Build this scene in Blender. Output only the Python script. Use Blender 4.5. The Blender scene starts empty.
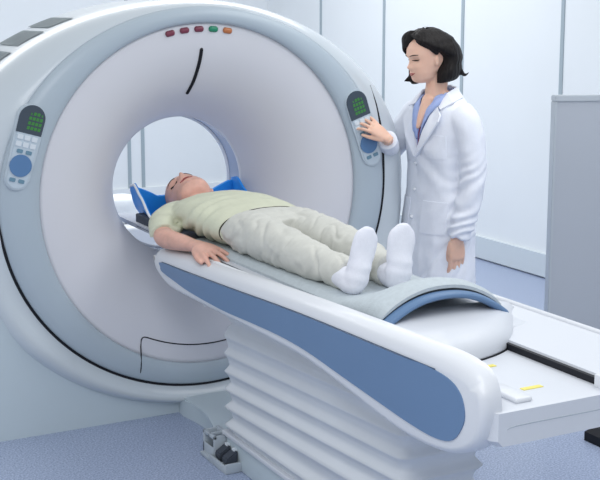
import bpy, bmesh, math, random
from mathutils import Vector, Matrix, noise
random.seed(7)
PI = math.pi
scene = bpy.context.scene
col = scene.collection

# ------------------------------------------------------------------ camera
CAM = Vector((-1.8852, -4.3422, 1.6)); PITCH = 0.1617; YAW = 0.4883; FPX = 1195.6; CY = 207.8
cam_d = bpy.data.cameras.new('camera'); cam = bpy.data.objects.new('camera', cam_d); col.objects.link(cam)
cam.location = CAM
cam.rotation_euler = (PI/2 - PITCH, 0, -YAW)
cam_d.sensor_width = 36.0; cam_d.lens = FPX/600*36
cam_d.shift_y = -(240-CY)/600
cam_d.clip_start = 0.05
scene.camera = cam

# ------------------------------------------------------------------ light
world = bpy.data.worlds.new('world'); scene.world = world; world.use_nodes = True
bg = world.node_tree.nodes['Background']
bg.inputs[0].default_value = (0.91, 0.955, 1.0, 1); bg.inputs[1].default_value = 0.76

def area(name, loc, size, energy, rot=(0, 0, 0), color=(1, 1, 1)):
    l = bpy.data.lights.new(name, 'AREA'); l.shape = 'RECTANGLE'; l.size, l.size_y = size
    l.energy = energy; l.color = color
    o = bpy.data.objects.new(name, l); o.location = loc; o.rotation_euler = rot; col.objects.link(o)
    return o
area('ceiling_light', (-1.6, -3.2, 2.75), (1.2, 2.6), 46, color=(.97, .985, 1))
area('ceiling_light', (1.3, -1.4, 2.75), (1.2, 2.6), 30, color=(.97, .985, 1))
area('ceiling_light', (-0.2, 2.4, 2.75), (3.0, 1.2), 50, color=(.97, .985, 1))
area('ceiling_light', (1.9, 2.4, 2.75), (1.0, 2.6), 22, color=(.97, .985, 1))
scene.view_settings.view_transform = 'Standard'
scene.view_settings.look = 'None'
scene.view_settings.exposure = 0.0
scene.view_settings.gamma = 1.0
scene.view_settings.use_curve_mapping = False

# ------------------------------------------------------------------ materials
def mat(name, color, rough=0.5, spec=0.4, metal=0.0, noise_amt=0.0, noise_scale=20, bump=0.0, bump_scale=60, coat=0.0, sss=0.0, emit=None, stretch=None):
    m = bpy.data.materials.new(name); m.use_nodes = True
    nt = m.node_tree; b = nt.nodes['Principled BSDF']
    b.inputs['Base Color'].default_value = (*color, 1); b.inputs['Roughness'].default_value = rough
    b.inputs['Specular IOR Level'].default_value = spec; b.inputs['Metallic'].default_value = metal
    b.inputs['Coat Weight'].default_value = coat
    if sss:
        b.inputs['Subsurface Weight'].default_value = sss; b.inputs['Subsurface Radius'].default_value = (.012, .005, .003)
        b.inputs['Subsurface Scale'].default_value = 0.6
    tc = nt.nodes.new('ShaderNodeTexCoord'); mp = nt.nodes.new('ShaderNodeMapping')
    nt.links.new(tc.outputs['Object'], mp.inputs[0])
    if stretch: mp.inputs['Scale'].default_value = stretch
    if noise_amt:
        n = nt.nodes.new('ShaderNodeTexNoise'); n.inputs['Scale'].default_value = noise_scale; n.inputs['Detail'].default_value = 4
        nt.links.new(mp.outputs[0], n.inputs['Vector'])
        r = nt.nodes.new('ShaderNodeValToRGB')
        r.color_ramp.elements[0].position = .3; r.color_ramp.elements[1].position = .7
        r.color_ramp.elements[0].color = (*[max(0, c*(1-noise_amt)) for c in color], 1)
        r.color_ramp.elements[1].color = (*[min(1, c*(1+noise_amt)) for c in color], 1)
        nt.links.new(n.outputs['Fac'], r.inputs[0]); nt.links.new(r.outputs[0], b.inputs['Base Color'])
    if bump:
        n2 = nt.nodes.new('ShaderNodeTexNoise'); n2.inputs['Scale'].default_value = bump_scale; n2.inputs['Detail'].default_value = 3
        nt.links.new(mp.outputs[0], n2.inputs['Vector'])
        bp = nt.nodes.new('ShaderNodeBump'); bp.inputs['Strength'].default_value = bump; bp.inputs['Distance'].default_value = .01
        nt.links.new(n2.outputs['Fac'], bp.inputs['Height']); nt.links.new(bp.outputs[0], b.inputs['Normal'])
    if emit:
        b.inputs['Emission Color'].default_value = (*emit[:3], 1); b.inputs['Emission Strength'].default_value = emit[3]
    return m
M = {}
M['wall'] = mat('wall_panel', (.81, .845, .865), .35, .4, noise_amt=.015, noise_scale=1.5)
M['seam'] = mat('wall_seam', (.36, .43, .47), .5)
M['skirt'] = mat('wall_skirting', (.62, .68, .72), .4)
M['funnel'] = mat('funnel_plastic', (.68, .68, .72), .38, .4, noise_amt=.01, noise_scale=3)
M['ring'] = mat('ring_plastic', (.43, .50, .56), .32, .45, noise_amt=.01, noise_scale=3)
M['shell'] = mat('shell_plastic', (.57, .625, .67), .3, .5, noise_amt=.01, noise_scale=3, coat=.2)
M['base'] = mat('base_plastic', (.52, .60, .65), .4, .4, noise_amt=.01, noise_scale=3)
M['tunnel'] = mat('tunnel_plastic', (.36, .43, .58), .25, .5)
M['rim'] = mat('rim_plastic', (.80, .82, .86), .25, .5)
M['black'] = mat('black_gap', (.012, .013, .018), .5, .2)
M['vent'] = mat('vent_grille', (.40, .46, .49), .6, .2)
M['white'] = mat('white_plastic', (.68, .70, .74), .32, .45, noise_amt=.01, noise_scale=4, coat=.1)
M['white2'] = mat('pale_plastic', (.63, .655, .705), .35, .45, noise_amt=.01, noise_scale=4)
M['bellow'] = mat('bellows_fabric', (.64, .67, .71), .6, .25, noise_amt=.02, noise_scale=8)
M['blue'] = mat('blue_panel', (.125, .215, .37), .32, .5, noise_amt=.03, noise_scale=2)
M['blueband'] = mat('blue_arch', (.115, .205, .36), .45, .4)
M['holder'] = mat('bright_blue_plastic', (.02, .27, .78), .4, .4)
M['pad'] = mat('pad_fabric', (.50, .555, .59), .8, .2, noise_amt=.05, noise_scale=60, bump=.2, bump_scale=200)
M['rail'] = mat('rail_plastic', (.82, .85, .88), .3, .5)
M['blueline'] = mat('dark_blue_line', (.05, .09, .17), .4)
M['darkmetal'] = mat('dark_rubber', (.05, .06, .08), .6, .3)
M['grey'] = mat('grey_metal', (.42, .47, .52), .45, .4)
M['yellow'] = mat('yellow_sticker', (.80, .70, .16), .5)
M['skinm'] = mat('man_skin', (.70, .41, .33), .5, .35, noise_amt=.12, noise_scale=22, sss=.12)
M['skinw'] = mat('woman_skin', (.84, .53, .40), .48, .35, noise_amt=.05, noise_scale=18, sss=.12)
M['lip'] = mat('lip_skin', (.42, .11, .10), .4)
M['brow'] = mat('brow_hair', (.04, .028, .022), .8)
M['eyewhite'] = mat('eye_white', (.7, .68, .65), .3)
M['hair'] = mat('black_hair', (.010, .008, .008), .5, .22, noise_amt=.3, noise_scale=30, bump=.5, bump_scale=30, stretch=(4, 4, .5))
M['stubble'] = mat('stubble_hair', (.20, .14, .12), .85, .1, noise_amt=.3, noise_scale=120)
M['coat'] = mat('coat_cotton', (.84, .865, .94), .75, .2, noise_amt=.015, noise_scale=40, bump=.08, bump_scale=150)
M['bluesh'] = mat('blue_shirt_cotton', (.40, .50, .82), .75, .2, noise_amt=.04, noise_scale=60)
M['maroon'] = mat('maroon_cotton', (.20, .05, .10), .8, .2)
M['tee'] = mat('tee_cotton', (.62, .635, .50), .85, .15, noise_amt=.03, noise_scale=30, bump=.1, bump_scale=250)
M['pants'] = mat('pants_cotton', (.60, .60, .555), .85, .15, noise_amt=.04, noise_scale=40, bump=.12, bump_scale=250)
M['belt'] = mat('belt_leather', (.05, .045, .03), .6)
M['sock'] = mat('sock_cotton', (.78, .79, .86), .85, .15, noise_amt=.02, noise_scale=80, bump=.15, bump_scale=300)
M['screen'] = mat('dark_screen', (.045, .065, .09), .25, .5)
M['digit'] = mat('green_digit', (.03, .16, .03), .4, emit=(.10, .5, .10, .12))
M['keyw'] = mat('white_key', (.68, .73, .78), .4)
M['keyb'] = mat('teal_key', (.15, .27, .36), .4)
M['disc'] = mat('blue_disc', (.10, .21, .40), .35)
M['panel'] = mat('panel_plastic', (.52, .60, .67), .35)
M['panelrim'] = mat('panel_rim', (.50, .57, .63), .35)
M['paneldk'] = mat('panel_dark_rim', (.16, .22, .29), .35)
M['ledr'] = mat('maroon_light', (.19, .035, .065), .3, .5)
M['ledg'] = mat('green_light', (.012, .24, .13), .3, .5)
M['ledo'] = mat('amber_light', (.50, .17, .06), .3, .5)
M['part'] = mat('partition_laminate', (.44, .47, .52), .5, .35, noise_amt=.012, noise_scale=3)
M['partrim'] = mat('partition_trim', (.46, .50, .54), .4, .4)

def floor_mat():
    m = bpy.data.materials.new('speckled_vinyl'); m.use_nodes = True
    nt = m.node_tree; b = nt.nodes['Principled BSDF']
    tc = nt.nodes.new('ShaderNodeTexCoord')
    n = nt.nodes.new('ShaderNodeTexNoise'); n.inputs['Scale'].default_value = 150; n.inputs['Detail'].default_value = 3
    r = nt.nodes.new('ShaderNodeValToRGB'); e = r.color_ramp.elements
    e[0].position = .36; e[0].color = (.22, .275, .42, 1); e[1].position = .64; e[1].color = (.47, .53, .68, 1)
    k = e.new(.5); k.color = (.335, .40, .55, 1)
    nt.links.new(tc.outputs['Object'], n.inputs['Vector']); nt.links.new(n.outputs['Fac'], r.inputs[0])
    nt.links.new(r.outputs[0], b.inputs['Base Color'])
    b.inputs['Roughness'].default_value = .33; b.inputs['Specular IOR Level'].default_value = .45
    return m
M['floor'] = floor_mat()

# ------------------------------------------------------------------ helpers
def link(o, parent=None):
    col.objects.link(o)
    if parent is not None:
        o.parent = parent
        o.matrix_parent_inverse = Matrix.Translation(-parent.location) if parent.type == 'EMPTY' and parent.parent is None else Matrix.Identity(4)
    return o
def obj(name, bm, material, parent=None, smooth=True, angle=None):
    bmesh.ops.recalc_face_normals(bm, faces=bm.faces)
    me = bpy.data.meshes.new(name); bm.to_mesh(me); bm.free()
    return meobj(name, me, material, parent, smooth, angle)
def meobj(name, me, material, parent=None, smooth=True, angle=None):
    me.materials.clear(); me.materials.append(material)
    for p in me.polygons: p.use_smooth = smooth
    if smooth and angle:
        try: me.set_sharp_from_angle(angle=math.radians(angle))
        except Exception: pass
    o = bpy.data.objects.new(name, me)
    return link(o, parent)
def thing(name, label, cat, loc=(0, 0, 0), group=None):
    o = bpy.data.objects.new(name, None); o.location = loc; o.empty_display_size = .1
    col.objects.link(o); return tag(o, label, cat, group)
def tag(o, label, cat, group=None):
    o['label'] = label; o['category'] = cat
    if group: o['group'] = group
    return o
def struct(o): o['kind'] = 'structure'; return o

def box(bm, lo, hi):
    g = bmesh.ops.create_cube(bm, size=1)['verts']
    for v in g:
        v.co = Vector([lo[i] + (v.co[i]+.5)*(hi[i]-lo[i]) for i in range(3)])
    return g
def bbox(lo, hi, bev=0, seg=3):
    bm = bmesh.new(); box(bm, lo, hi)
    if bev: bmesh.ops.bevel(bm, geom=bm.edges[:], offset=bev, segments=seg, affect='EDGES', profile=.5)
    return bm
def loft(bm, rings, cap=True, closed=True):
    vs = [[bm.verts.new(p) for p in r] for r in rings]
    n = len(rings[0])
    for a, b in zip(vs, vs[1:]):
        for i in range(n if closed else n-1):
            j = (i+1) % n
            try: bm.faces.new((a[i], a[j], b[j], b[i]))
            except ValueError: pass
    if cap:
        for r in (vs[0], vs[-1]):
            try: bm.faces.new(r)
            except ValueError: pass
    return vs
def crom(pts, k):
    """Catmull-Rom through tuples of any length, k steps per span."""
    n = len(pts); out = []
    for i in range(n-1):
        p0 = pts[max(i-1, 0)]; p1 = pts[i]; p2 = pts[i+1]; p3 = pts[min(i+2, n-1)]
        for s in range(k):
            t = s/k
            out.append(tuple(.5*((2*b)+(-a+c)*t+(2*a-5*b+4*c-d)*t*t+(-a+3*b-3*c+d)*t**3) for a, b, c, d in zip(p0, p1, p2, p3)))
    out.append(tuple(pts[-1])); return out
def lerp(tab, x):
    if x <= tab[0][0]: return tab[0][1]
    for (a, b), (c, d) in zip(tab, tab[1:]):
        if x <= c:
            t = (x-a)/(c-a); t = t*t*(3-2*t)*.4 + t*.6
            return b+(d-b)*t
    return tab[-1][1]
def tube(bm, pts, n=16, k=6, up=(0, 0, 1), endround=True):
    """pts: (x,y,z,rx,ry): rx along side, ry along the up-ish axis."""
    P = crom([p if len(p) == 5 else (*p, p[3]) for p in pts], k) if k > 1 else [p if len(p) == 5 else (*p, p[3]) for p in pts]
    rings = []; up = Vector(up)
    C = [Vector(p[:3]) for p in P]
    for i, p in enumerate(P):
        t = (C[min(i+1, len(P)-1)]-C[max(i-1, 0)]).normalized()
        s = t.cross(up)
        if s.length < .05: s = t.cross(Vector((0, 1, 0)) if abs(up.y) < .9 else Vector((1, 0, 0)))
        s.normalize(); u = s.cross(t).normalized()
        def ring(c, f): return [c + s*p[3]*f*math.cos(2*PI*j/n) + u*p[4]*f*math.sin(2*PI*j/n) for j in range(n)]
        r = min(p[3], p[4])
        if endround and i == 0:
            rings.append(ring(C[0]-t*r*.85, .35)); rings.append(ring(C[0]-t*r*.5, .8))
        rings.append(ring(C[i], 1))
        if endround and i == len(P)-1:
            rings.append(ring(C[i]+t*r*.5, .8)); rings.append(ring(C[i]+t*r*.85, .35))
    loft(bm, rings)
def ellipsoid(bm, c, r, rot=None, seg=20):
    g = bmesh.ops.create_uvsphere(bm, u_segments=seg, v_segments=seg//2+2, radius=1)['verts']
    for v in g:
        p = Vector((v.co.x*r[0], v.co.y*r[1], v.co.z*r[2]))
        if rot is not None: p = rot @ p
        v.co = p + Vector(c)
def remesh(bm, voxel, smooth=3, factor=.5):
    bmesh.ops.recalc_face_normals(bm, faces=bm.faces)
    me = bpy.data.meshes.new('tmp'); bm.to_mesh(me); bm.free()
    o = bpy.data.objects.new('tmp', me); col.objects.link(o)
    md = o.modifiers.new('r', 'REMESH'); md.mode = 'VOXEL'; md.voxel_size = voxel
    if smooth:
        s = o.modifiers.new('s', 'SMOOTH'); s.iterations = smooth; s.factor = factor
    dg = bpy.context.evaluated_depsgraph_get()
    out = bpy.data.meshes.new_from_object(o.evaluated_get(dg))
    bpy.data.objects.remove(o); bpy.data.meshes.remove(me)
    return out
def displace(me, fn):
    nrm = [v.normal.copy() for v in me.vertices]
    for v, n in zip(me.vertices, nrm):
        d = fn(v.co, n)
        if isinstance(d, Vector): v.co += d
        elif d: v.co += n*d
    me.update()
def prism(bm, outline, axis, a, b):
    """outline: 2D points; axis 'x': (y,z), 'y': (x,z), 'z': (x,y)."""
    f = {'x': lambda p, q: (q, p[0], p[1]), 'y': lambda p, q: (p[0], q, p[1]), 'z': lambda p, q: (p[0], p[1], q)}[axis]
    A = [bm.verts.new(f(p, a)) for p in outline]; B = [bm.verts.new(f(p, b)) for p in outline]
    n = len(outline)
    fa = bm.faces.new(A); fb = bm.faces.new(B)
    for i in range(n): bm.faces.new((A[i], A[(i+1) % n], B[(i+1) % n], B[i]))
    return fa, fb
def smoothpoly(pts, k=5):
    n = len(pts); ext = [pts[-1]]+list(pts)+[pts[0], pts[1]]
    out = []
    for i in range(1, n+1):
        p0, p1, p2, p3 = ext[i-1], ext[i], ext[i+1], ext[(i+2) if i+2 < len(ext) else 2]
        for s in range(k):
            t = s/k
            out.append(tuple(.5*((2*b)+(-a+c)*t+(2*a-5*b+4*c-d)*t*t+(-a+3*b-3*c+d)*t**3) for a, b, c, d in zip(p0, p1, p2, p3)))
    return out

# ------------------------------------------------------------------ the room
WX = 2.79; WY = 5.06
struct(obj('floor', bbox((-5, -7, -.05), (WX+.1, WY+.1, 0)), M['floor'], smooth=False))
struct(obj('wall_right', bbox((WX, -7, 0), (WX+.1, WY+.1, 2.9)), M['wall'], smooth=False))
struct(obj('wall_back', bbox((-5, WY, 0), (WX, WY+.1, 2.9)), M['wall'], smooth=False))
tn = 0
for y in (4.10, 3.15, 2.175, 1.18, .2, -.78):
    tn += 1
    struct(obj('trim_%d' % tn, bbox((WX-.006, y-.014, .15), (WX+.01, y+.014, 2.9)), M['seam'], smooth=False))
for x in (1.50, 1.62, -.4, -1.4, -2.4, -3.4):
    tn += 1
    w = .014 if x > 1 else .012
    struct(obj('trim_%d' % tn, bbox((x-w, WY-.008, .15), (x+w, WY+.01, 2.9)), M['seam'], smooth=False))
bm = bbox((WX-.025, -7, 0.012), (WX, WY, .152)); struct(obj('baseboard_right', bm, M['skirt'], smooth=False))
bm = bbox((-5, WY-.025, 0.012), (WX-.025, WY, .152)); struct(obj('baseboard_back', bm, M['wall'], smooth=False))

# ------------------------------------------------------------------ the scanner gantry
ZC = .89
def ell(a, bt, bb, th):
    c, s = math.cos(th), math.sin(th); b = bt if s > 0 else bb
    return 1/math.sqrt((c/a)**2+(s/b)**2)
def r_in(th): return ell(.68, .672, .695, th)
def r_seam(th): return ell(.828, .735, .782, th)
def r_out(th): return ell(1.03, .768, .882, th)
def r_bore(th): return ell(.292, .285, .292, th)
NT = 160
def gring(rf, y):
    out = []
    for i in range(NT):
        th = 2*PI*i/NT; r = rf(th); out.append((r*math.cos(th), y, ZC+r*math.sin(th)))
    return out
def mix(f, g, t): return lambda th: f(th)*(1-t)+g(th)*t
FUN = [(0, .30), (.04, .245), (.12, .185), (.22, .135), (.36, .085), (.55, .042), (.75, .014), (.9, .003), (1, 0)]
def fun_y(t): return .30*max(0, 1-max(t, 0)**.8)**2.2
def fun_pt(th, r, off=0):
    t = (r-r_bore(th))/(r_in(th)-r_bore(th))
    return Vector((r*math.cos(th), fun_y(t)-off, ZC+r*math.sin(th)))
gantry = thing('ct_scanner', 'large round pale grey scanner gantry with a wide bore and side keypads', 'scanner', (0, .3, 0))
# funnel and tunnel
rings = [gring(r_in, .03)]
for i in range(25):
    t = 1-i/24; t2 = t**1.0
    rings.append(gring(mix(r_bore, r_in, t2), fun_y(t2)))
bm = bmesh.new(); loft(bm, rings, cap=False); obj('bore_funnel', bm, M['funnel'], gantry)
bm = bmesh.new()
loft(bm, [gring(lambda th: r_bore(th)+.012, .292), gring(lambda th: r_bore(th)-.002, .297), gring(lambda th: r_bore(th)-.002, .315)], cap=False)
obj('bore_rim', bm, M['rim'], gantry)
bm = bmesh.new()
loft(bm, [gring(r_bore, .30), gring(r_bore, .36), gring(lambda th: r_bore(th)+.004, .425)], cap=False)
obj('bore_tunnel', bm, M['tunnel'], gantry)
bm = bmesh.new()
rr = [(.003, .424), (-.006, .43), (-.004, .442), (.02, .47), (.06, .53), (.12, .62), (.20, .69), (.3, .70)]
loft(bm, [gring((lambda d: lambda th: r_bore(th)+d)(d), y) for d, y in rr], cap=False)
obj('rear_funnel', bm, M['rim'], gantry)
# front ring
rings = []
for t, y in [(-.02, .03), (-.01, .0), (.0, -.008), (.04, -.014), (.2, -.02), (.45, -.022), (.7, -.018), (.88, -.011), (.96, -.003), (1.0, .004), (1.0, .03)]:
    rings.append(gring(mix(r_in, r_seam, t), y))
bm = bmesh.new(); loft(bm, rings, cap=False); obj('front_ring', bm, M['ring'], gantry)
# outer shell
SHELL = [(-.03, .03), (-.002, .005), (.05, .006), (.12, .009), (.3, .024), (.52, .05), (.72, .085), (.88, .13), (.96, .175), (1.0, .23)]
rings = []
for t, y in SHELL+[ (1.0, .46), (.97, .54), (.85, .62), (.6, .68), (.2, .70)]:
    g = gring(mix(r_seam, r_out, t), y); k = min(1, max(0, t-.10)/.40)*max(0, 1-max(0, y-.2)/.3)
    rings.append([(x, yy-.100*k*max(0, min(1, (ZC-.05-z)/.5)), z) for x, yy, z in g])
rings.append(gring(lambda th: .58, .70))
bm = bmesh.new(); loft(bm, rings, cap=False); obj('outer_shell', bm, M['shell'], gantry)
# dark seam between front ring and shell: from the right shoulder round the bottom to the left shoulder
P = []
for i in range(121):
    th = math.radians(27-i*206/120); e = min(i, 120-i)/8
    ex = .066*max(0, th/math.radians(25))**2
    r = r_seam(th)+.004+ex
    w = .0062*min(1, .25+e)
    t = (r-r_seam(th))/(r_out(th)-r_seam(th))
    P.append((r*math.cos(th), lerp(SHELL, t)+.001, ZC+r*math.sin(th), w, w))
bm = bmesh.new(); tube(bm, P, n=8, k=1, up=(0, 1, 0)); obj('seam_gap', bm, M['black'], gantry)
# lower service hatch outline
def ring_pt(th, r, off=.004):
    ri, rs = r_in(th), r_seam(th)
    if r < ri: return fun_pt(th, r, off)
    t = (r-ri)/(rs-ri)
    y = lerp([(0, -.008), (.04, -.014), (.2, -.02), (.45, -.022), (.7, -.018), (.88, -.008), (.97, .004), (1, .015)], t)
    return Vector((r*math.cos(th), y-off, ZC+r*math.sin(th)))
P = []
for r in (.775, .74, .70, .66, .635): P.append((*ring_pt(math.radians(-113-(.775-r)*28), r, .0), .0026, .0026))
P.append((*ring_pt(math.radians(-116), .622, 0), .0026, .0026))
for d in range(-112, -52, 4): P.append((*ring_pt(math.radians(d), .62, 0), .0026, .0026))
P.append((*ring_pt(math.radians(-50), .63, 0), .0026, .0026))
for r in (.66, .70, .74, .775): P.append((*ring_pt(math.radians(-49), r, 0), .0026, .0026))
bm = bmesh.new(); tube(bm, P, n=6, k=3, up=(0, 1, 0)); obj('hatch_line', bm, M['black'], gantry)
# laser slot
P = [(*fun_pt(math.radians(a), r, .0), .0075, .0075) for a, r in ((91.0, .568), (91.3, .53), (91.9, .49), (92.9, .44), (94.6, .395))]
bm = bmesh.new(); tube(bm, P, n=8, k=6, up=(0, 1, 0)); obj('laser_slot', bm, M['black'], gantry)
# indicator lights
for a, mm, nm in ((103, 'ledr', 'maroon indicator light'), (97.6, 'ledr', 'maroon indicator light'), (92.2, 'ledr', 'maroon indicator light'), (86.8, 'ledg', 'green indicator light'), (81.4, 'ledo', 'orange indicator light')):
    th = math.radians(a); r = .648; c = fun_pt(th, r, .002); tdir = Vector((-math.sin(th), 0, math.cos(th)))
    P = [(*(c+tdir*s), .0115, .0085) for s in (-.012, 0, .012)]
    bm = bmesh.new(); tube(bm, P, n=12, k=2, up=(0, 1, 0)); o = obj('indicator_light', bm, M[mm], gantry); o['label'] = nm
# vents on the left shoulder of the shell and small badge
def shell_pt(th, y, off=.004):
    r = r_out(th)+off; return Vector((r*math.cos(th), y, ZC+r*math.sin(th)))
for a0, a1 in ((123.5, 130), (132, 139), (141.5, 149)):
    bm = bmesh.new(); A = []; 
    for i in range(9):
        th = math.radians(a0+(a1-a0)*i/8); s = i/8
        A.append([shell_pt(th, .22+.03*s+u*(.30)/6, .003) for u in range(7)])
    vs = loft(bm, A, cap=False, closed=False)
    bmesh.ops.solidify(bm, geom=bm.faces[:], thickness=.006)
    obj('vent_grille', bm, M['vent'], gantry)
bm = bmesh.new(); c = shell_pt(math.radians(113), .14, -.012); ellipsoid(bm, c, (.017, .012, .007)); obj('shell_knob', bm, M['grey'], gantry)
# plinth under the gantry
o = [(-1.0, 0), (1.0, 0), (1.0, .60)]
for i in range(41):
    th = math.radians(-10-160*i/40); r = r_out(th)*.94
    if ZC+r*math.sin(th) < .60: o.append((r*math.cos(th), ZC+r*math.sin(th)))
o.append((-1.0, .60))
bm = bmesh.new(); prism(bm, o, 'y', .0, .66); obj('plinth', bm, M['base'], gantry, angle=40)

# keypads on the front ring
def keypad(sgn):
    top = Vector((sgn*.662, 0, 1.268)); bot = Vector((sgn*.765, 0, .968))
    if sgn < 0: top = Vector((-.690, 0, 1.258)); bot = Vector((-.775, 0, .968))
    ax = (top-bot); L = ax.length; ax.normalize(); sd = Vector((ax.z, 0, -ax.x))
    c0 = (top+bot)/2
    def W(u, v, d): return c0 + sd*u + ax*v + Vector((0, -.021-d, 0))
    def outline(w_top, w_bot, h, inset=0, v0=None, v1=None):
        pts = []; rt = w_top-inset; rb = w_bot-inset
        for i in range(17):
            t = PI*i/16; pts.append((rt*math.cos(t), h-w_top+rt*math.sin(t)*1.0))
        for i in range(17):
            t = PI+PI*i/16; pts.append((rb*math.cos(t), -h+w_bot+rb*math.sin(t)))
        return pts
    def plate(name, pts, d0, d1, m, parent, bev=0):
        bm = bmesh.new()
        A = [bm.verts.new(W(u, v, d0)) for u, v in pts]; B = [bm.verts.new(W(u, v, d1)) for u, v in pts]
        bm.faces.new(A); fb = bm.faces.new(B); n = len(pts)
        for i in range(n): bm.faces.new((A[i], A[(i+1) % n], B[(i+1) % n], B[i]))
        if bev: bmesh.ops.bevel(bm, geom=list(fb.edges), offset=bev, segments=2, affect='EDGES')
        return obj(name, bm, m, parent, angle=40)
    h = L/2
    kp = plate('control_panel', outline(.053, .047, h+.012), -.03, .006, M['panelrim'], gantry, .004)
    plate('panel_face', outline(.053, .047, h+.012, .009), .004, .008, M['panel'], kp)
    # dark screen: upper part
    o = [(u, v) for u, v in outline(.053, .047, h+.012, .004) if v > .05]
    vb = .052
    scr = [(.048, vb)]+o+[(-.048, vb)]
    plate('display_screen', scr, .006, .0095, M['screen'], kp)
    for r in range(4):
        for q in range(4):
            u = (-.012+q*.0135) if sgn < 0 else (-.022+q*.0135)
            v = .068+r*.018
            bm = bmesh.new()
            pts = [(u, v), (u+.010, v), (u+.011, v+.012), (u+.001, v+.012)]
            if r == 3 and q in (0, 3): pts = [(u+.003, v), (u+.008, v), (u+.008, v+.008), (u+.003, v+.008)]
            bm.free()
            plate('display_digit', pts, .009, .0104, M['digit'], kp)
    def key(name, u, v, w, hh, m):
        pts = []
        for cx_, cy_, a0 in ((w-.003, hh-.003, 0), (-w+.003, hh-.003, 90), (-w+.003, -hh+.003, 180), (w-.003, -hh+.003, 270)):
            for a in (0, 45, 90): pts.append((u+cx_+.003*math.cos(math.radians(a0+a)), v+cy_+.003*math.sin(math.radians(a0+a))))
        plate(name, pts, .006, .011, m, kp)
    for r, v in enumerate((.036, .010)):
        for q in range(3): key('white_key', -.027+q*.027, v, .0105, .009, M['keyw'])
    for u in (-.016, .018): key('teal_key', u, -.016, .011, .007, M['keyb'])
    key('teal_key', -.017, -.124, .011, .007, M['keyb']); key('teal_key', .017, -.124, .011, .007, M['keyb'])
    pts = [(.041*math.cos(2*PI*i/32), -.068+.041*math.sin(2*PI*i/32)) for i in range(32)]
    dk = plate('direction_pad', pts, .006, .012, M['disc'], kp)
    for u, v in ((-.026, 0), (.026, 0), (0, 0), (0, .026)):
        key('pad_key', u, -.068+v, .0085, .006, M['keyb']); 
    return kp
keypad(-1); keypad(1)

# ------------------------------------------------------------------ the patient table
table = thing('patient_table', 'long white motorised patient table with blue side stripe in front of the scanner', 'table', (0, -1.0, 0))
shell_o = [(-.160, .700), (-.166, .680), (-.20, .640), (-.28, .612), (-.40, .600), (-.87, .604), (-1.20, .606), (-1.40, .602), (-1.65, .575), (-1.80, .556), (-1.93, .546),
           (-2.06, .552), (-2.15, .575), (-2.215, .620), (-2.240, .690), (-2.232, .750), (-2.205, .784), (-2.16, .798), (-2.08, .804), (-1.90, .800), (-1.36, .783), (-.63, .752), (-.30, .738), (-.20, .728)]
def shell_panel(x_out, x_in):
    bm = bmesh.new(); s = 1 if x_out < 0 else -1
    c = (sum(p[0] for p in shell_o)/len(shell_o), .685)
    pts = smoothpoly(shell_o, 3)
    n = len(pts)
    def inset(d, dt):
        out = []
        for i, (y, z) in enumerate(pts):
            a = pts[i-1]; b = pts[(i+1) % n]; tx, tz = b[0]-a[0], b[1]-a[1]; l = math.hypot(tx, tz) or 1
            nx, nz = tz/l, -tx/l          # candidate normal
            if (y+nx*.001-c[0])*0 + 0 == 0:
                # orient inward by polygon winding (counter-clockwise seen from +x, y to the left)
                pass
            w = dt if nz*orient < -.5 and z > .69 else d
            out.append((y-orient*nx*-1*w, z-orient*nz*-1*w))
        return out
    area2 = sum(pts[i][0]*pts[(i+1) % n][1]-pts[(i+1) % n][0]*pts[i][1] for i in range(n))
    orient = -1 if area2 > 0 else 1
    rings = []
    for d, dt, x in ((.018, .046, x_out), (.013, .038, x_out+s*.001), (.006, .024, x_out+s*.006), (.002, .013, x_out+s*.014), (0, .006, x_out+s*.024), (0, 0, x_out+s*.040), (0, 0, x_in)):
        rings.append([(x, y, z if s > 0 else z-.062*max(0, min(1, (z-.6)/.1))) for y, z in inset(d, dt)])
    loft(bm, rings)
    return bm
obj('side_shell', shell_panel(-.300, -.245), M['white'], table, angle=50)
obj('side_shell', shell_panel(.330, .285), M['white'], table, angle=50)
stripe = [(-.262, .686), (-.255, .668), (-.275, .652), (-.40, .640), (-.532, .630), (-.80, .626), (-1.02, .634), (-1.22, .640), (-1.40, .636), (-1.60, .618), (-1.80, .600), (-1.95, .588), (-2.06, .587), (-2.13, .605), (-2.17, .655), (-2.172, .695), (-2.150, .730), (-2.10, .750), (-2.0, .756), (-1.89, .750), (-1.36, .736), (-.87, .712), (-.50, .695)]
bm = bmesh.new(); prism(bm, smoothpoly(stripe, 4), 'x', -.303, -.29); obj('blue_stripe', bm, M['blue'], table, angle=40)
# thin dark line above the stripe
P = [(-.302, y, z, .0012, .0012) for y, z in [(-.27, .689), (-.50, .698), (-.87, .715), (-1.36, .739), (-1.89, .753), (-2.05, .757)]]
bm = bmesh.new(); tube(bm, P, n=6, k=4); obj('stripe_edge', bm, M['blueline'], table)
# table deck between the shells, rails and moving top
bm = bbox((-.250, -1.75, .62), (.29, -.17, .735), .012); obj('table_deck', bm, M['white2'], table, angle=40)
for s in (-1,):
    x = -.252 if s < 0 else .262
    zz = lambda y: .752+(-y-.6)*.021
    P = [(x, y, zz(y), .007, .006) for y in (-.55, -.9, -1.25, -1.62)]
    bm = bmesh.new(); tube(bm, P, n=10, k=4); obj('guide_rail', bm, M['rail'], table)
    x2 = x-s*.014
    P = [(x2, y, zz(y)-.006, .006, .005) for y in (-.55, -.9, -1.25, -1.62)]
    if s < 0:
        bm = bmesh.new(); tube(bm, P, n=8, k=4); obj('rail_groove', bm, M['black'], table)
    else: bm = bmesh.new(); tube(bm, P, n=8, k=4); obj('rail_groove', bm, M['white2'], table)
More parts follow.
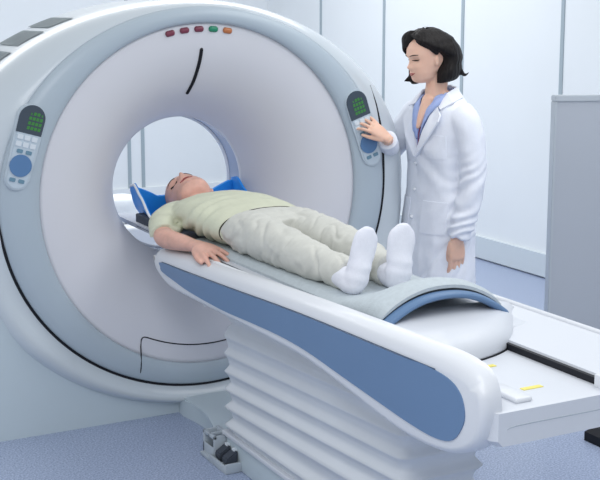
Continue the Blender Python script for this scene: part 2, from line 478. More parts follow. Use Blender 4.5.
# moving cradle running through the bore
bm = bmesh.new(); rings = []
for y in (-1.60, -1.58, -.6, -.2, .2, .46, .49):
    e = .02 if y in (-1.60, .49) else 0
    rings.append([(x*(1-e), y, z) for x, z in ((-.225, .752), (-.215, .756), (-.12, .745), (0, .742), (.12, .745), (.225, .756), (.235, .752), (.20, .722), (.10, .705), (-.10, .705), (-.20, .722))])
loft(bm, rings); obj('cradle', bm, M['white2'], table, angle=50)
# end block: dome, blue arch, tail
dome_o = [(-.215, -1.58), (-.215, -1.905), (-.10, -1.900), (.02, -1.868), (.11, -1.815), (.19, -1.73), (.255, -1.64), (.275, -1.57)]
bm = bmesh.new(); rings = []
cx_, cy_ = .0, -1.62
for s, z, dy in ((1.0, .690, 0), (1.0, .712, 0), (.99, .727, .0), (.965, .741, .0), (.90, .755, 0), (.78, .764, 0), (.5, .770, 0), (.2, .772, 0)):
    rings.append([(cx_+(x-cx_)*s, cy_+(y-cy_)*s, z) for x, y in smoothpoly(dome_o, 4)])
loft(bm, rings); obj('end_dome', bm, M['white2'], table)
bm = bmesh.new(); tube(bm, [(x, y, .7005, .004, .004) for x, y in dome_o[1:]], n=6, k=4); obj('dome_gap', bm, M['black'], table)
def arch_z(x):  # arch carrying the foot end of the pad
    t = (x+.005)/.215
    return .757+.080*max(0, 1-abs(t)**2.2)
P = [(-.208+.41*i/16, -1.660, arch_z(-.208+.41*i/16)-.013, .011, .024) for i in range(17)]
bm = bmesh.new(); tube(bm, P, n=12, k=2, up=(0, 1, 0)); obj('blue_arch', bm, M['blueband'], table)
tail = [(-.275, .63), (-.26, .615), (.27, .615), (.325, .64), (.325, .70), (.30, .742), (.26, .738), (.095, .722), (.088, .700), (-.275, .700)]
bm = bmesh.new()
rings = []
for y, s in ((-1.55, 1), (-2.20, 1), (-2.235, .985), (-2.25, .95)):
    rings.append([(x*(s if abs(x) > .2 else 1), y, .66+(z-.66)*s) for x, z in tail])
loft(bm, rings); obj('tail_body', bm, M['white2'], table, angle=35)
bm = bbox((.078, -2.195, .7005), (.0895, -1.66, .7175)); obj('tail_slot', bm, M['black'], table, smooth=False)
bm = bbox((.066, -2.222, .698), (.098, -2.196, .732), .004); obj('slot_end', bm, M['white'], table, angle=40)
bm = bbox((-.185, -2.215, .698), (-.135, -2.10, .712), .006); obj('release_lever', bm, M['white'], table, angle=40)
for x, y in ((-.070, -1.942), (-.075, -2.135)):
    bm = bbox((x-.03, y-.008, .699), (x+.03, y+.008, .7018)); obj('yellow_sticker', bm, M['yellow'], table, smooth=False)
P = [(-.240, -2.235, .632, .0016, .0016), (-.235, -2.247, .650, .0016, .0016), (-.21, -2.2495, .662, .0016, .0016), (0, -2.2495, .662, .0016, .0016), (.25, -2.2495, .662, .0016, .0016)]
bm = bmesh.new(); tube(bm, P, n=6, k=4); obj('tail_line', bm, M['grey'], table)
bm = bmesh.new(); tube(bm, [(.313, y, .738, .010, .012) for y in (-1.42, -1.7, -2.0, -2.21)], n=10, k=2); obj('edge_lip', bm, M['white'], table)
# bellows
bm = bmesh.new(); rings = []
BX0, BX1, BY0, BY1 = -.205, .085, -.575, -1.765
def rrect(x0, x1, y0, y1, r, z):
    out = []
    for cx, cy, a0 in ((x1-r, y0-r, 0), (x0+r, y0-r, 90), (x0+r, y1+r, 180), (x1-r, y1+r, 270)):
        for a in (0, 22, 45, 68, 90):
            out.append((cx+r*math.cos(math.radians(a0+a)), cy+r*math.sin(math.radians(a0+a)), z))
    return out
z = .115; step = .0655; nf = 6
rings.append(rrect(BX0+.02, BX1-.02, BY0-.02, BY1+.02, .04, z))
for i in range(nf):
    for f in range(10):
        d = .024*math.sin(PI/2*abs(2*f/10-1))*(1-.12*i); f = f/10
        rings.append(rrect(BX0+d, BX1-d, BY0-d, BY1+d, .04, z+step*(i+f)))
rings.append(rrect(BX0+.022, BX1-.022, BY0-.022, BY1+.022, .04, z+step*nf+.01))
rings.append(rrect(BX0+.002, BX1-.002, BY0-.002, BY1+.002, .04, z+step*nf+.05))
rings.append(rrect(BX0-.002, BX1+.002, BY0+.002, BY1-.002, .04, .625))
rings = [[(x, y, zz+.055*max(0, (BY0-y))*min(1, (zz-.115)/.12)*max(0, 1-max(0, zz-.45)/.2)) for x, y, zz in r] for r in rings]
loft(bm, rings); obj('bellows', bm, M['bellow'], table)
# base plate, plinth and the little cover that meets the gantry
bm = bbox((BX0+.02, BY1+.0, 0), (BX1-.0, BY0+.0, .10), .006); obj('table_base', bm, M['base'], table, angle=40)
bm = bbox((BX0+.008, BY1-.005, .100), (BX1+.01, BY0+.012, .116), .003); obj('base_plate', bm, M['white2'], table, angle=40)
bm = bmesh.new()
prism(bm, [(-.135, -.002), (-.138, -.05), (-.128, -.12), (-.118, -.20), (-.128, -.30), (-.165, -.42), (-.19, -.58), (.08, -.58), (.08, -.002)], 'z', 0, .072)
bmesh.ops.bevel(bm, geom=[e for e in bm.edges if e.verts[0].co.z > .05 and e.verts[1].co.z > .05], offset=.008, segments=2, affect='EDGES')
obj('base_cover', bm, M['base'], table, angle=40)
# cable loop under the shell
bm = bmesh.new(); tube(bm, [(-.20, -.40, .63, .004, .004), (-.205, -.42, .575, .004, .004), (-.20, -.43, .545, .004, .004)], n=8, k=4); obj('cable_end', bm, M['rail'], table)
# foot pedals
def pedal_unit():
    x0, x1, y0, y1 = -.246, -.168, -.70, -.47
    br = obj('pedal_bracket', bbox((x0+.0015, y0+.0015, .0005), (x1-.002, y1-.002, .014), .003), M['grey'], table, angle=40)
    for lo, hi in (((x0, y0, .0005), (x0+.010, y0+.15, .028)), ((x0+.0006, y0-.0008, .0005), (x1-.0006, y0+.010, .036)), ((x1-.014, y0, .0005), (x1, y1, .10)),
                   ((x0+.014, y1-.012, .003), (x1, y1, .095)), ((x0+.014, y1-.058, .083), (x1, y1-.048, .095)), ((x0+.014, y0+.128, .012), (x1, y0+.138, .095)),
                   ((x0+.014, y0+.128, .083), (x0+.026, y1, .095)), ((x0+.014, y0+.138, .003), (x0+.020, y1, .050))):
        obj('bracket_bar', bbox(lo, hi, .0025, 2), M['grey'], br, angle=40)
    for y in (y0+.022, y0+.082):
        p = bmesh.new()
        rings = [[(x0+.016, y, .022), (x0+.016, y+.045, .022), (x0+.016, y+.045, .045), (x0+.016, y, .045)],
                 [(x0+.045, y, .016), (x0+.045, y+.045, .016), (x0+.045, y+.045, .062), (x0+.045, y, .062)],
                 [(x1-.02, y, .016), (x1-.02, y+.045, .016), (x1-.02, y+.045, .072), (x1-.02, y, .072)]]
        loft(p, rings); bmesh.ops.bevel(p, geom=p.edges[:], offset=.004, segments=2, affect='EDGES')
        f = obj('foot_pedal', p, M['darkmetal'], table, angle=40)
        q = bbox((x0+.05, y+.012, .064), (x0+.068, y+.034, .0735)); obj('pedal_label', q, M['keyw'], f, smooth=False)
pedal_unit()

# ------------------------------------------------------------------ pad and head holder
PADL, PADR = -.205, .200
bm = bmesh.new(); rings = []
for i in range(61):
    y = -.30-1.352*i/60
    rise = max(0, min(1, (-y-1.36)/.26)); rise = rise*rise*(3-2*rise)
    top = []; bot = []
    for j in range(25):
        x = PADL+(PADR-PADL)*j/24
        wob = .002*noise.noise(Vector((x*9, y*9, 1)))
        zz = .756*(1-rise)+(arch_z(x)+.004)*rise
        edge = min(1, min(j, 24-j)/2.0)
        endf = min(1, min(i, 60-i)/2.0)
        th = .022*(.35+.65*math.sqrt(edge*(2-edge)))*(.4+.6*math.sqrt(endf*(2-endf)))
        top.append((x, y, zz+th+wob)); bot.append((x, y, zz-.001))
    rings.append(top+bot[::-1])
loft(bm, rings)
tag(obj('table_pad', bm, M['pad'], None, angle=50), 'thin grey fabric pad lying on the white patient table under the legs', 'pad')

hh = thing('head_holder', 'bright blue head support cradling the lying man inside the bore', 'head support', (0, .1, .76))
HY0, HY1 = .31, .0
def hold_h(t): return lerp([(0, .132), (.14, .142), (.38, .100), (.7, .035), (1, .006)], t)
def hold_pt(u, t):
    q = max(0, (abs(u)-.5)/.5); x = min(abs(u)/.5, 1)*.165+.068*math.sin(q*PI/2)
    return Vector((math.copysign(x, u)+.025, HY0+(HY1-HY0)*t, .762+hold_h(t)*(1-math.cos(q*PI/2))))
bm = bmesh.new(); rings = []
for i in range(25):
    t = i/24; o = [hold_pt(-1+j/16, t) for j in range(33)]
    c = Vector((.025, o[0].y, 1.1)); inn = [p+(c-p).normalized()*.010 for p in o]
    rings.append(o+inn[::-1])
loft(bm, rings); obj('holder_shell', bm, M['holder'], hh, angle=50)
bm = bmesh.new(); rings = []
for j in range(41):
    u = -1+j/20; x = .025+u*.232; top = .842+.052*max(0, (abs(u)-.52)/.48)**.8*(1 if abs(u) < .93 else .9); bot = .762+.11*max(0, (abs(u)-.75)/.25)**2
    rings.append([(x, .300, bot), (x, .318, bot), (x, .318, top), (x, .313, top+.004), (x, .305, top+.004), (x, .300, top)])
loft(bm, rings); obj('holder_end', bm, M['holder'], hh, angle=40)
for s_ in (-1, 1):
    P = [(*(hold_pt(s_, i/24)), .0055, .0055) for i in range(0, 23)]
    bm = bmesh.new(); tube(bm, P, n=8, k=1)
    if s_ < 0: o = obj('holder_edge', bm, M['rim'], hh); o['label'] = 'pale grey edge strip'
    else: obj('holder_edge', bm, M['holder'], hh)
bm = bbox((-.215, .05, .735), (-.16, .24, .79), .006); o = obj('holder_bracket', bm, M['darkmetal'], hh, angle=40); o['label'] = 'dark bracket under the left wing'
bm = bbox((-.11, .02, .764), (.11, .27, .775), .004); obj('head_cushion', bm, M['darkmetal'], hh, angle=40)

# ------------------------------------------------------------------ people: shared head and hand
def head_point(hd, z, th):
    """hd: dict of profiles; z from chin (0) to crown (H); th angle from the front (+f) towards the left (+l). returns f,l,z"""
    fr = lerp(hd['front'], z); bk = lerp(hd['back'], z); w = lerp(hd['width'], z)
    c = (fr+bk)/2; a = (fr-bk)/2
    ct, st = math.cos(th), math.sin(th); e = 2.25
    k = (abs(ct)**e+abs(st)**e)**(-1/e)
    f = c+a*ct*k; l = w*st*k
    if ct > 0:
        g = lambda x, s: math.exp(-(x/s)**2)
        na = lerp(hd['nose'], z); ns = lerp([(.06, .0145), (.075, .0135), (.09, .009), (.115, .008)], z)
        f += na*g(l, ns)
        f -= .010*(g(abs(l)-.030, .014))*g(z-hd['eyez'], .012)
        f += .0045*g(abs(l)-.030, .018)*g(z-(hd['eyez']+.019), .008)
        f += .0055*g(l, .017)*g(z-.049, .0045)+.0055*g(l, .015)*g(z-.0395, .0042)-.003*g(l, .02)*g(z-.0442, .002)
        f -= .003*g(l, .015)*g(z-.030, .005)
        f += .004*g(l, .014)*g(z-.014, .009)
        f += .004*g(abs(l)-.038, .016)*g(z-.075, .016)
    return f, l, z
HD = dict(front=[(0, .050), (.008, .068), (.02, .078), (.045, .082), (.065, .081), (.09, .079), (.105, .080), (.122, .0855), (.15, .083), (.175, .071), (.195, .050), (.208, .026), (.214, .004)],
          back=[(0, -.005), (.01, -.02), (.03, -.035), (.055, -.065), (.09, -.092), (.13, -.102), (.165, -.094), (.19, -.070), (.205, -.040), (.214, -.004)],
          width=[(0, .020), (.008, .033), (.02, .045), (.05, .058), (.08, .066), (.11, .070), (.14, .0735), (.17, .066), (.195, .046), (.208, .025), (.214, .004)],
          nose=[(.058, 0), (.064, .010), (.070, .020), (.076, .0245), (.083, .019), (.095, .010), (.107, .0035), (.118, 0)],
          eyez=.104)
def head_bm(bm, hd, X, nz=60, nt=96):
    rings = []
    for i in range(nz+1):
        t = i/nz; z = .214*t
        r = []
        for j in range(nt):
            # denser sampling at the front
            u = j/nt; th = 2*PI*u; th = th-.55*math.sin(th)
            r.append(X(*head_point(hd, z, th)))
        rings.append(r)
    loft(bm, rings)
    for s in (-1, 1):   # ears
        c = X(-.012, s*lerp(hd['width'], .095)*1.03, .093)
        ax = (X(1, 0, 0)-X(0, 0, 0)), (X(0, 1, 0)-X(0, 0, 0)), (X(0, 0, 1)-X(0, 0, 0))
        R = Matrix((ax[0], ax[1], ax[2])).transposed()
        sc = ax[0].length
        ellipsoid(bm, c, (.014, .007, .026), R @ Matrix.Rotation(s*.35, 3, 'Z') @ Matrix.Rotation(-.2, 3, 'Y'))
def face_patch(hd, X, zf, l0, l1, half, off, n=14):
    """strip on the face following z=zf(l) from l0 to l1, half height half(t)."""
    bm = bmesh.new(); rows = []
    def on(z, l):
        lo, hi = -PI/2, PI/2
        for _ in range(30):
            m = (lo+hi)/2
            if head_point(hd, z, m)[1] < l: lo = m
            else: hi = m
        return head_point(hd, z, (lo+hi)/2)
    for i in range(n+1):
        t = i/n; l = l0+(l1-l0)*t; h = half(t)
        ring = []
        for k in range(8):
            a = 2*PI*k/8
            f, ll, z = on(zf(l)+h*math.sin(a), l)
            ring.append(X(f+off*(.35+.65*math.cos(a)), ll, z))
        rows.append(ring)
    loft(bm, rows); return bm
def face_parts(hd, X, parent, closed=False):
    arch = lambda t: math.sin(PI*min(max(t, .02), .98))
    ez = hd['eyez']
    for s in (-1, 1):
        obj('eyebrow', face_patch(hd, X, lambda l: ez+.0185+.0045*math.sin(max(0, min(1, (abs(l)-.012)/.040))*PI*.75)-.0005, s*.014, s*.051, lambda t: .0010+.0013*arch(t), .0020), M['brow'], parent)
        if not closed:
            obj('eye', face_patch(hd, X, lambda l: ez+.001*1, s*.0185, s*.044, lambda t: .0045*arch(t)+.0002, .004), M['eyewhite'], parent)
            obj('iris', face_patch(hd, X, lambda l: ez-.0005, s*.026, s*.036, lambda t: .0042*arch(t)+.0002, .0056), M['brow'], parent)
        obj('eyelash', face_patch(hd, X, lambda l: ez+(.0045 if not closed else -.002)-.002*((abs(l)-.031)/.014)**2*(1.5 if not closed else -1), s*.0165, s*.0475, lambda t: .0010+.0018*arch(t), .0055), M['brow'], parent)
    obj('lips', face_patch(hd, X, lambda l: .0442+.004*(abs(l)/.022)**2, -.0250, .0250, lambda t: .0010+.0056*arch(t), .0020, 20), M['lip'], parent)

def hand_bm(bm, wrist, d, nrm, side, curls, size=1.0, spread=.12, thumb=(.55, .35, .25), flat=False):
    """d: towards the fingers, nrm: out of the back of the hand, side: towards the thumb."""
    d = Vector(d).normalized(); nrm = Vector(nrm); nrm = (nrm-d*nrm.dot(d)).normalized(); side = d.cross(nrm) if d.cross(nrm).dot(Vector(side)) > 0 else -d.cross(nrm)
    w = Vector(wrist); S = size
    # palm
    rings = []; N = 20
    for t, hw, hh in ((-.02, .024, .018), (0, .026, .018), (.02, .032, .0175), (.045, .038, .0165), (.07, .040, .0145), (.088, .039, .012), (.095, .034, .008)):
        c = w+d*t*S
        rings.append([c+side*(hw*S*(abs(math.cos(2*PI*j/N))**.8*(1 if math.cos(2*PI*j/N) > 0 else -1)))+nrm*(hh*S*math.sin(2*PI*j/N)) for j in range(N)])
    loft(bm, rings)
    lens = ((.044, .026, .021), (.048, .030, .022), (.045, .028, .021), (.035, .021, .018))
    for i, (L, cu) in enumerate(zip(lens, curls)):
        off = (.0285-i*.019)*S
        base = w+d*(.078-.004*abs(i-1.2))*S+side*off
        a0 = (1.2-i)*spread
        dd = (d*math.cos(a0)+side*math.sin(a0)).normalized()
        pts = [(*(base-dd*.012*S), .0098*S, .0098*S)]; p = base; ang = 0
        pts.append((*(p), .0098*S, .0098*S))
        for q, ll in enumerate(L):
            ang += cu[q] if isinstance(cu, (tuple, list)) else cu
            v = dd*math.cos(ang)-nrm*math.sin(ang)
            p = p+v*ll*S; r = (.0088, .0080, .0068)[q]*S
            pts.append((*p, r, r))
        tube(bm, pts, n=10, k=3, up=nrm)
    # thumb
    a, b, c = thumb
    base = w+d*.022*S+side*.026*S-nrm*.004*S
    p = base; pts = [(*(base-side*.012*S), .012*S, .012*S), (*base, .0125*S, .0125*S)]
    ang = a; tilt = b
    for q, ll in enumerate((.040, .032, .025)):
        v = (d*math.cos(ang)+side*math.sin(ang)); v = (v*math.cos(tilt)-nrm*math.sin(tilt)).normalized()
        p = p+v*ll*S; r = (.0112, .0098, .0080)[q]*S
        pts.append((*p, r, r)); ang -= c
    tube(bm, pts, n=10, k=3, up=nrm)

# ------------------------------------------------------------------ the man on the table
Z0 = .772
man = thing('person', 'man in pale green tee and beige trousers lying on his back on the table', 'person', (0, -.5, .775))
MH = 1.0
# head: lying, face up, crown towards +y. f -> +z, l -> his left (+x), z(up of head) -> +y
hc = Vector((-.014, .022, .858))
ca, sa = math.cos(.10), math.sin(.10)
roll = -.42
def XM(f, l, z):
    f2 = f*math.cos(roll)-l*math.sin(roll); l2 = f*math.sin(roll)+l*math.cos(roll)
    zz = z*1.10; ff = f2*1.14
    return hc+Vector((l2*1.20, zz*ca+ff*sa, ff*ca-zz*sa*.6))
HM = dict(HD); HM['width'] = [(0, .028), (.008, .042), (.02, .054), (.05, .064), (.08, .069), (.11, .072), (.14, .074), (.17, .066), (.195, .046), (.208, .025), (.214, .004)]
HM['nose'] = [(.056, 0), (.062, .013), (.069, .025), (.075, .029), (.083, .024), (.095, .014), (.107, .006), (.12, 0)]
bm = bmesh.new()
head_bm(bm, HM, XM)
CXM = -.02
tube(bm, [(-.03, .09, .832, .05, .048), (-.03, .05, .830, .056, .052), (-.025, .0, .828, .062, .055), (CXM, -.06, .835, .09, .06)], up=(0, 0, 1))
tube(bm, [(CXM, -.02, .835, .12, .05), (CXM, -.10, .838, .16, .062), (CXM, -.25, .842, .155, .066), (CXM, -.42, .842, .155, .066), (CXM, -.58, .838, .155, .062), (CXM, -.66, .838, .14, .06)], n=28)
for s in (-1, 1):
    tube(bm, [(CXM+s*.085, -.60, .838, .075, .06), (CXM+s*.092, -.80, .838, .062, .06), (CXM+s*.095, -.97, .83, .046, .048), (CXM+s*.09, -1.1, .826, .042, .042), (CXM+s*.085-(.034 if s > 0 else .012), -1.27, .82, .03, .032)])
    fx = CXM+s*.085-(.036 if s > 0 else .014)
    tube(bm, [(fx, -1.27, .82, .03, .03), (fx, -1.33, .818, .026, .024), (fx, -1.362, .835, .02, .016), (fx+.01, -1.366, .88, .02, .012)])
# right arm, on the near side
tube(bm, [(-.165, -.06, .825, .045, .045), (-.215, -.11, .815, .048, .045), (-.245, -.165, .80, .045, .044), (-.272, -.225, .776, .041, .038), (-.276, -.29, .774, .041, .036), (-.268, -.38, .778, .036, .031), (-.254, -.47, .780, .028, .022), (-.248, -.51, .780, .027, .019)], n=18)
hand_bm(bm, (-.249, -.495, .782), (.075, -1, -.03), (-.12, 0, 1), (-1, 0, 0), ((.22, .22, .15), (.16, .18, .15), (.14, .16, .12), (.18, .16, .12)), 1.06, .14, (.40, .18, .15))
# left arm, on the far side
tube(bm, [(.125, -.04, .842, .05, .05), (.18, -.15, .832, .046, .044), (.225, -.26, .82, .04, .04), (.232, -.38, .812, .034, .034), (.228, -.48, .804, .026, .022)], n=18)
hand_bm(bm, (.228, -.48, .804), (-.05, -1, -.05), (.15, 0, 1), (1, 0, 0), (.25, .25, .25, .25), 1.0, .10, (.4, .25, .15))
body = meobj('body', remesh(bm, .0042, 2), M['skinm'], man)
face_parts(HM, XM, man, True)
# shaved hair: thin shell over the crown
bm = bmesh.new(); rings = []
for i in range(24):
    z = .214*(.995-i*.022)
    ring = []; inner = []
    for j in range(40):
        hair0 = 1.05+.55*max(0, (.185-z)/.1) if z < .185 else .0
        lim = max(.0, min(1.75, lerp([(.10, 1.75), (.14, 1.45), (.165, 1.1), (.185, .75), (.20, 0.0)], z)))
        th = lim+(2*PI-2*lim)*j/39
        f, l, zz = head_point(HM, z, th); c = (lerp(HM['front'], z)+lerp(HM['back'], z))/2
        ring.append(XM(c+(f-c)*1.02, l*1.02, zz*1.006)); inner.append(XM(c+(f-c)*.97, l*.97, zz*.99))
    rings.append(ring+inner[::-1])
loft(bm, rings); obj('hair', bm, M['stubble'], man)
# tee shirt
bm = bmesh.new()
tube(bm, [(-.026, .005, .824, .060, .040), (CXM-.002, -.015, .824, .10, .048), (CXM, -.045, .826, .158, .058), (CXM, -.10, .834, .188, .072), (CXM, -.20, .845, .197, .083), (CXM, -.33, .850, .203, .088), (CXM, -.45, .850, .202, .087), (CXM, -.54, .846, .195, .081), (CXM, -.585, .844, .186, .077)], n=40, endround=False)
tube(bm, [(-.13, -.045, .824, .054, .054), (-.185, -.08, .818, .058, .057), (-.232, -.13, .805, .060, .056), (-.253, -.185, .792, .060, .053), (-.269, -.225, .779, .058, .047)], n=24, endround=False)
tube(bm, [(.09, -.045, .824, .054, .054), (.145, -.08, .818, .058, .057), (.19, -.145, .822, .062, .058), (.215, -.205, .815, .056, .053)], n=24, endround=False)
me = remesh(bm, .006, 4)
def tee_w(p, n):
    d = 0
    k = max(0, 1-abs(p.x+.20)/.15)*max(0, min(1, (p.y+.55)/.1))*max(0, min(1, (-p.y-.12)/.08))
    q = p.y*62+p.z*45+7*noise.noise(Vector((p.x*6, p.y*5, p.z*6)))
    d += .0080*k*math.sin(q)
    d += .0035*noise.noise(Vector((p.x*13, p.y*20, p.z*13)))
    return d
displace(me, tee_w)
for v in me.vertices:
    if v.co.z < Z0: v.co.z = Z0
meobj('tee_shirt', me, M['tee'], man)
# trousers
bm = bmesh.new()
tube(bm, [(CXM, -.535, .842, .176, .074), (CXM, -.60, .844, .182, .078), (CXM, -.68, .842, .174, .074), (CXM, -.74, .838, .148, .064)], n=36, endround=False)
for s, ex in ((-1, 0), (1, -.012)):
    tube(bm, [(CXM+s*.09, -.60, .842, .09, .076), (CXM+s*.097, -.74, .842, .086, .076), (CXM+s*.102+ex, -.88, .840, .076, .071), (CXM+s*.104+ex, -.99, .838, .067, .066), (CXM+s*.100+ex, -1.10, .832, .062, .060), (CXM+s*.090+ex*1.8, -1.20, .826, .055, .054), (CXM+s*.084+ex*2.4, -1.318, .822, .052, .053)], n=28, endround=False)
me = remesh(bm, .006, 4)
def pants_w(p, n):
    s = -1 if p.x < CXM else 1
    kn = math.exp(-((p.y+.93)/.10)**2)+.8*math.exp(-((p.y+1.2)/.09)**2)+.6*math.exp(-((p.y+.68)/.07)**2)
    q = p.y*70+(p.x-CXM)*s*55+p.z*40+9*noise.noise(Vector((p.x*7, p.y*6, p.z*7+3)))
    n1 = noise.noise(Vector((p.x*12-p.y*5, p.y*9+p.x*6, p.z*10)))
    return .0040*kn*math.sin(q)*(.5+noise.noise(Vector((p.x*14, p.y*14, p.z*14))))-.005*max(0, 1-abs(n1)*6)+.004*noise.noise(Vector((p.x*11, p.y*15, p.z*11)))
displace(me, pants_w)
for v in me.vertices:
    if v.co.z < Z0: v.co.z = Z0
meobj('trousers', me, M['pants'], man)
P = []
for i in range(25):
    a = PI*(-.12+1.24*i/24)
    P.append((CXM+.186*math.cos(a), -.600-.012*math.sin(a)+.02*abs(math.cos(a)), .844+.0775*math.sin(a), .0028, .0018))
bm = bmesh.new(); tube(bm, P, n=8, k=2, up=(0, 1, 0)); obj('belt', bm, M['belt'], man)
# socks
for s, lean, rx in ((-1, .038, .0), (1, .012, .0)):
    fx = CXM+s*.086-(.040 if s > 0 else .018); wf = 1.14 if s > 0 else 1.0
    bm = bmesh.new()
    tube(bm, [(fx, -1.26, .818, .030, .032), (fx, -1.305, .818, .034, .036), (fx, -1.345, .814, .038, .040), (fx, -1.372, .810, .034, .034)], n=22)
    pts = [(fx, -1.365, .797, .032, .026), (fx+lean*.15, -1.372, .825, .038, .034), (fx+lean*.4, -1.372, .862, .036, .034), (fx+lean*.65, -1.372, .898, .040, .026), (fx+lean*.85, -1.374, .93, .043, .021), (fx+lean, -1.376, .955, .037, .017), (fx+lean*1.1, -1.378, .968, .025, .013)]
    pts = [(p[0], p[1], p[2], p[3]*wf, p[4]) for p in pts]
    tube(bm, pts, n=22, up=(0, 1, 0))
    me = remesh(bm, .005, 4)
    displace(me, lambda p, n: .0018*noise.noise(Vector((p.x*30, p.y*30, p.z*22)))+.0012*math.sin(p.z*160+p.x*40)*math.exp(-((p.z-.85)/.03)**2))
    for v in me.vertices:
        if v.co.z < Z0+.002: v.co.z = Z0+.002
    meobj('sock', me, M['sock'], man)

# ------------------------------------------------------------------ the woman at the keypad
r_cam = Vector((.88314, -.46911, 0)); f_cam = Vector((.46911, .88314, 0))
WP = Vector((1.095, -.035, 0))
FA = math.radians(30)
WF = (-r_cam*math.cos(FA)-f_cam*math.sin(FA)).normalized(); WL = Vector((-WF.y, WF.x, 0))
def W(f, l, z): return WP+WF*f+WL*l+Vector((0, 0, z))
woman = thing('person', 'woman in a white lab coat standing beside the scanner with one hand on its keypad', 'person', tuple(WP))
HA = math.radians(21)
HF = (-r_cam*math.cos(HA)-f_cam*math.sin(HA)).normalized(); HL = Vector((-HF.y, HF.x, 0))
tl = .16
HFt = (HF*math.cos(tl)-Vector((0, 0, 1))*math.sin(tl)).normalized(); HUt = HL.cross(HFt)*-1
if HUt.z < 0: HUt = -HUt
HO = W(.056, -.005, 1.309)
def XW(f, l, z): return HO+HFt*f+HL*l+HUt*z
HW = dict(HD); HW['nose'] = [(z, n*.84) for z, n in HD['nose']]
bm = bmesh.new()
head_bm(bm, HW, XW)
def T(*pts): return [(*W(p[0], p[1], p[2]), p[3], p[4]) for p in pts]
tube(bm, T((.065, 0, 1.235, .034, .022), (.098, 0, 1.17, .022, .016), (.118, 0, 1.115, .010, .010)), up=tuple(WF))
nb = XW(-.03, 0, .05)
tube(bm, [(*nb, .047, .05), (*XW(-.035, 0, .0), .046, .048), (*W(.025, 0, 1.26), .048, .05), (*W(.005, 0, 1.20), .07, .06)], up=tuple(WF))
tube(bm, T((.0, 0, 1.23, .09, .05), (.0, 0, 1.19, .155, .075), (.0, 0, 1.08, .15, .085), (.01, 0, .94, .12, .08), (.0, 0, .82, .14, .09), (.0, 0, .72, .15, .10)), n=26, up=tuple(WF))
for s in (-1, 1):
    tube(bm, T((0, s*.075, .76, .08, .085), (0, s*.08, .55, .065, .07), (0, s*.08, .38, .048, .052), (-.01, s*.08, .25, .045, .05), (-.01, s*.08, .08, .032, .034)), up=tuple(WF))
    tube(bm, T((-.03, s*.085, .05, .035, .035), (.05, s*.09, .035, .038, .03), (.13, s*.095, .025, .036, .02)), up=(0, 0, 1))
# left arm hanging
LS = [(-.005, .16, 1.165), (-.02, .19, 1.05), (-.02, .205, .90), (.01, .205, .78), (.045, .195, .655)]
tube(bm, T(*[(f, l, z, r, r) for (f, l, z), r in zip(LS, (.05, .042, .036, .033, .023))]), up=tuple(WF))
lw = W(.047, .195, .655)
hand_bm(bm, lw, Vector((0, 0, -1))-WF*.04, WL, WF, ((.16, .24, .2), (.15, .22, .2), (.16, .22, .2), (.20, .25, .2)), 1.05, .04, (.10, .25, .15))
# right arm reaching to the keypad
KP = Vector((.715, -.028, 1.135))     # keypad surface near the fingers
RSH = W(.0, -.165, 1.165); REL = W(.115, -.235, .985); 
RW = KP+Vector((.078, -.060, -.058))
REL2 = (REL+RW)/2
tube(bm, [(*RSH, .05, .05), (*((RSH+REL)/2), .04, .04), (*REL, .036, .036), (*REL2, .031, .031), (*RW, .022, .020)], up=(0, 0, 1))
hd = (KP+Vector((0, -.018, .012))-RW)
hand_bm(bm, RW, hd, Vector((.25, -1.0, .35)), Vector((0, 0, -1)), ((.22, .35, .25), (.2, .28, .2), (.12, .22, .2), (.05, .2, .2)), .86, .15, (.35, .35, .1))
meobj('body', remesh(bm, .004, 2), M['skinw'], woman)
face_parts(HW, XW, woman, True)
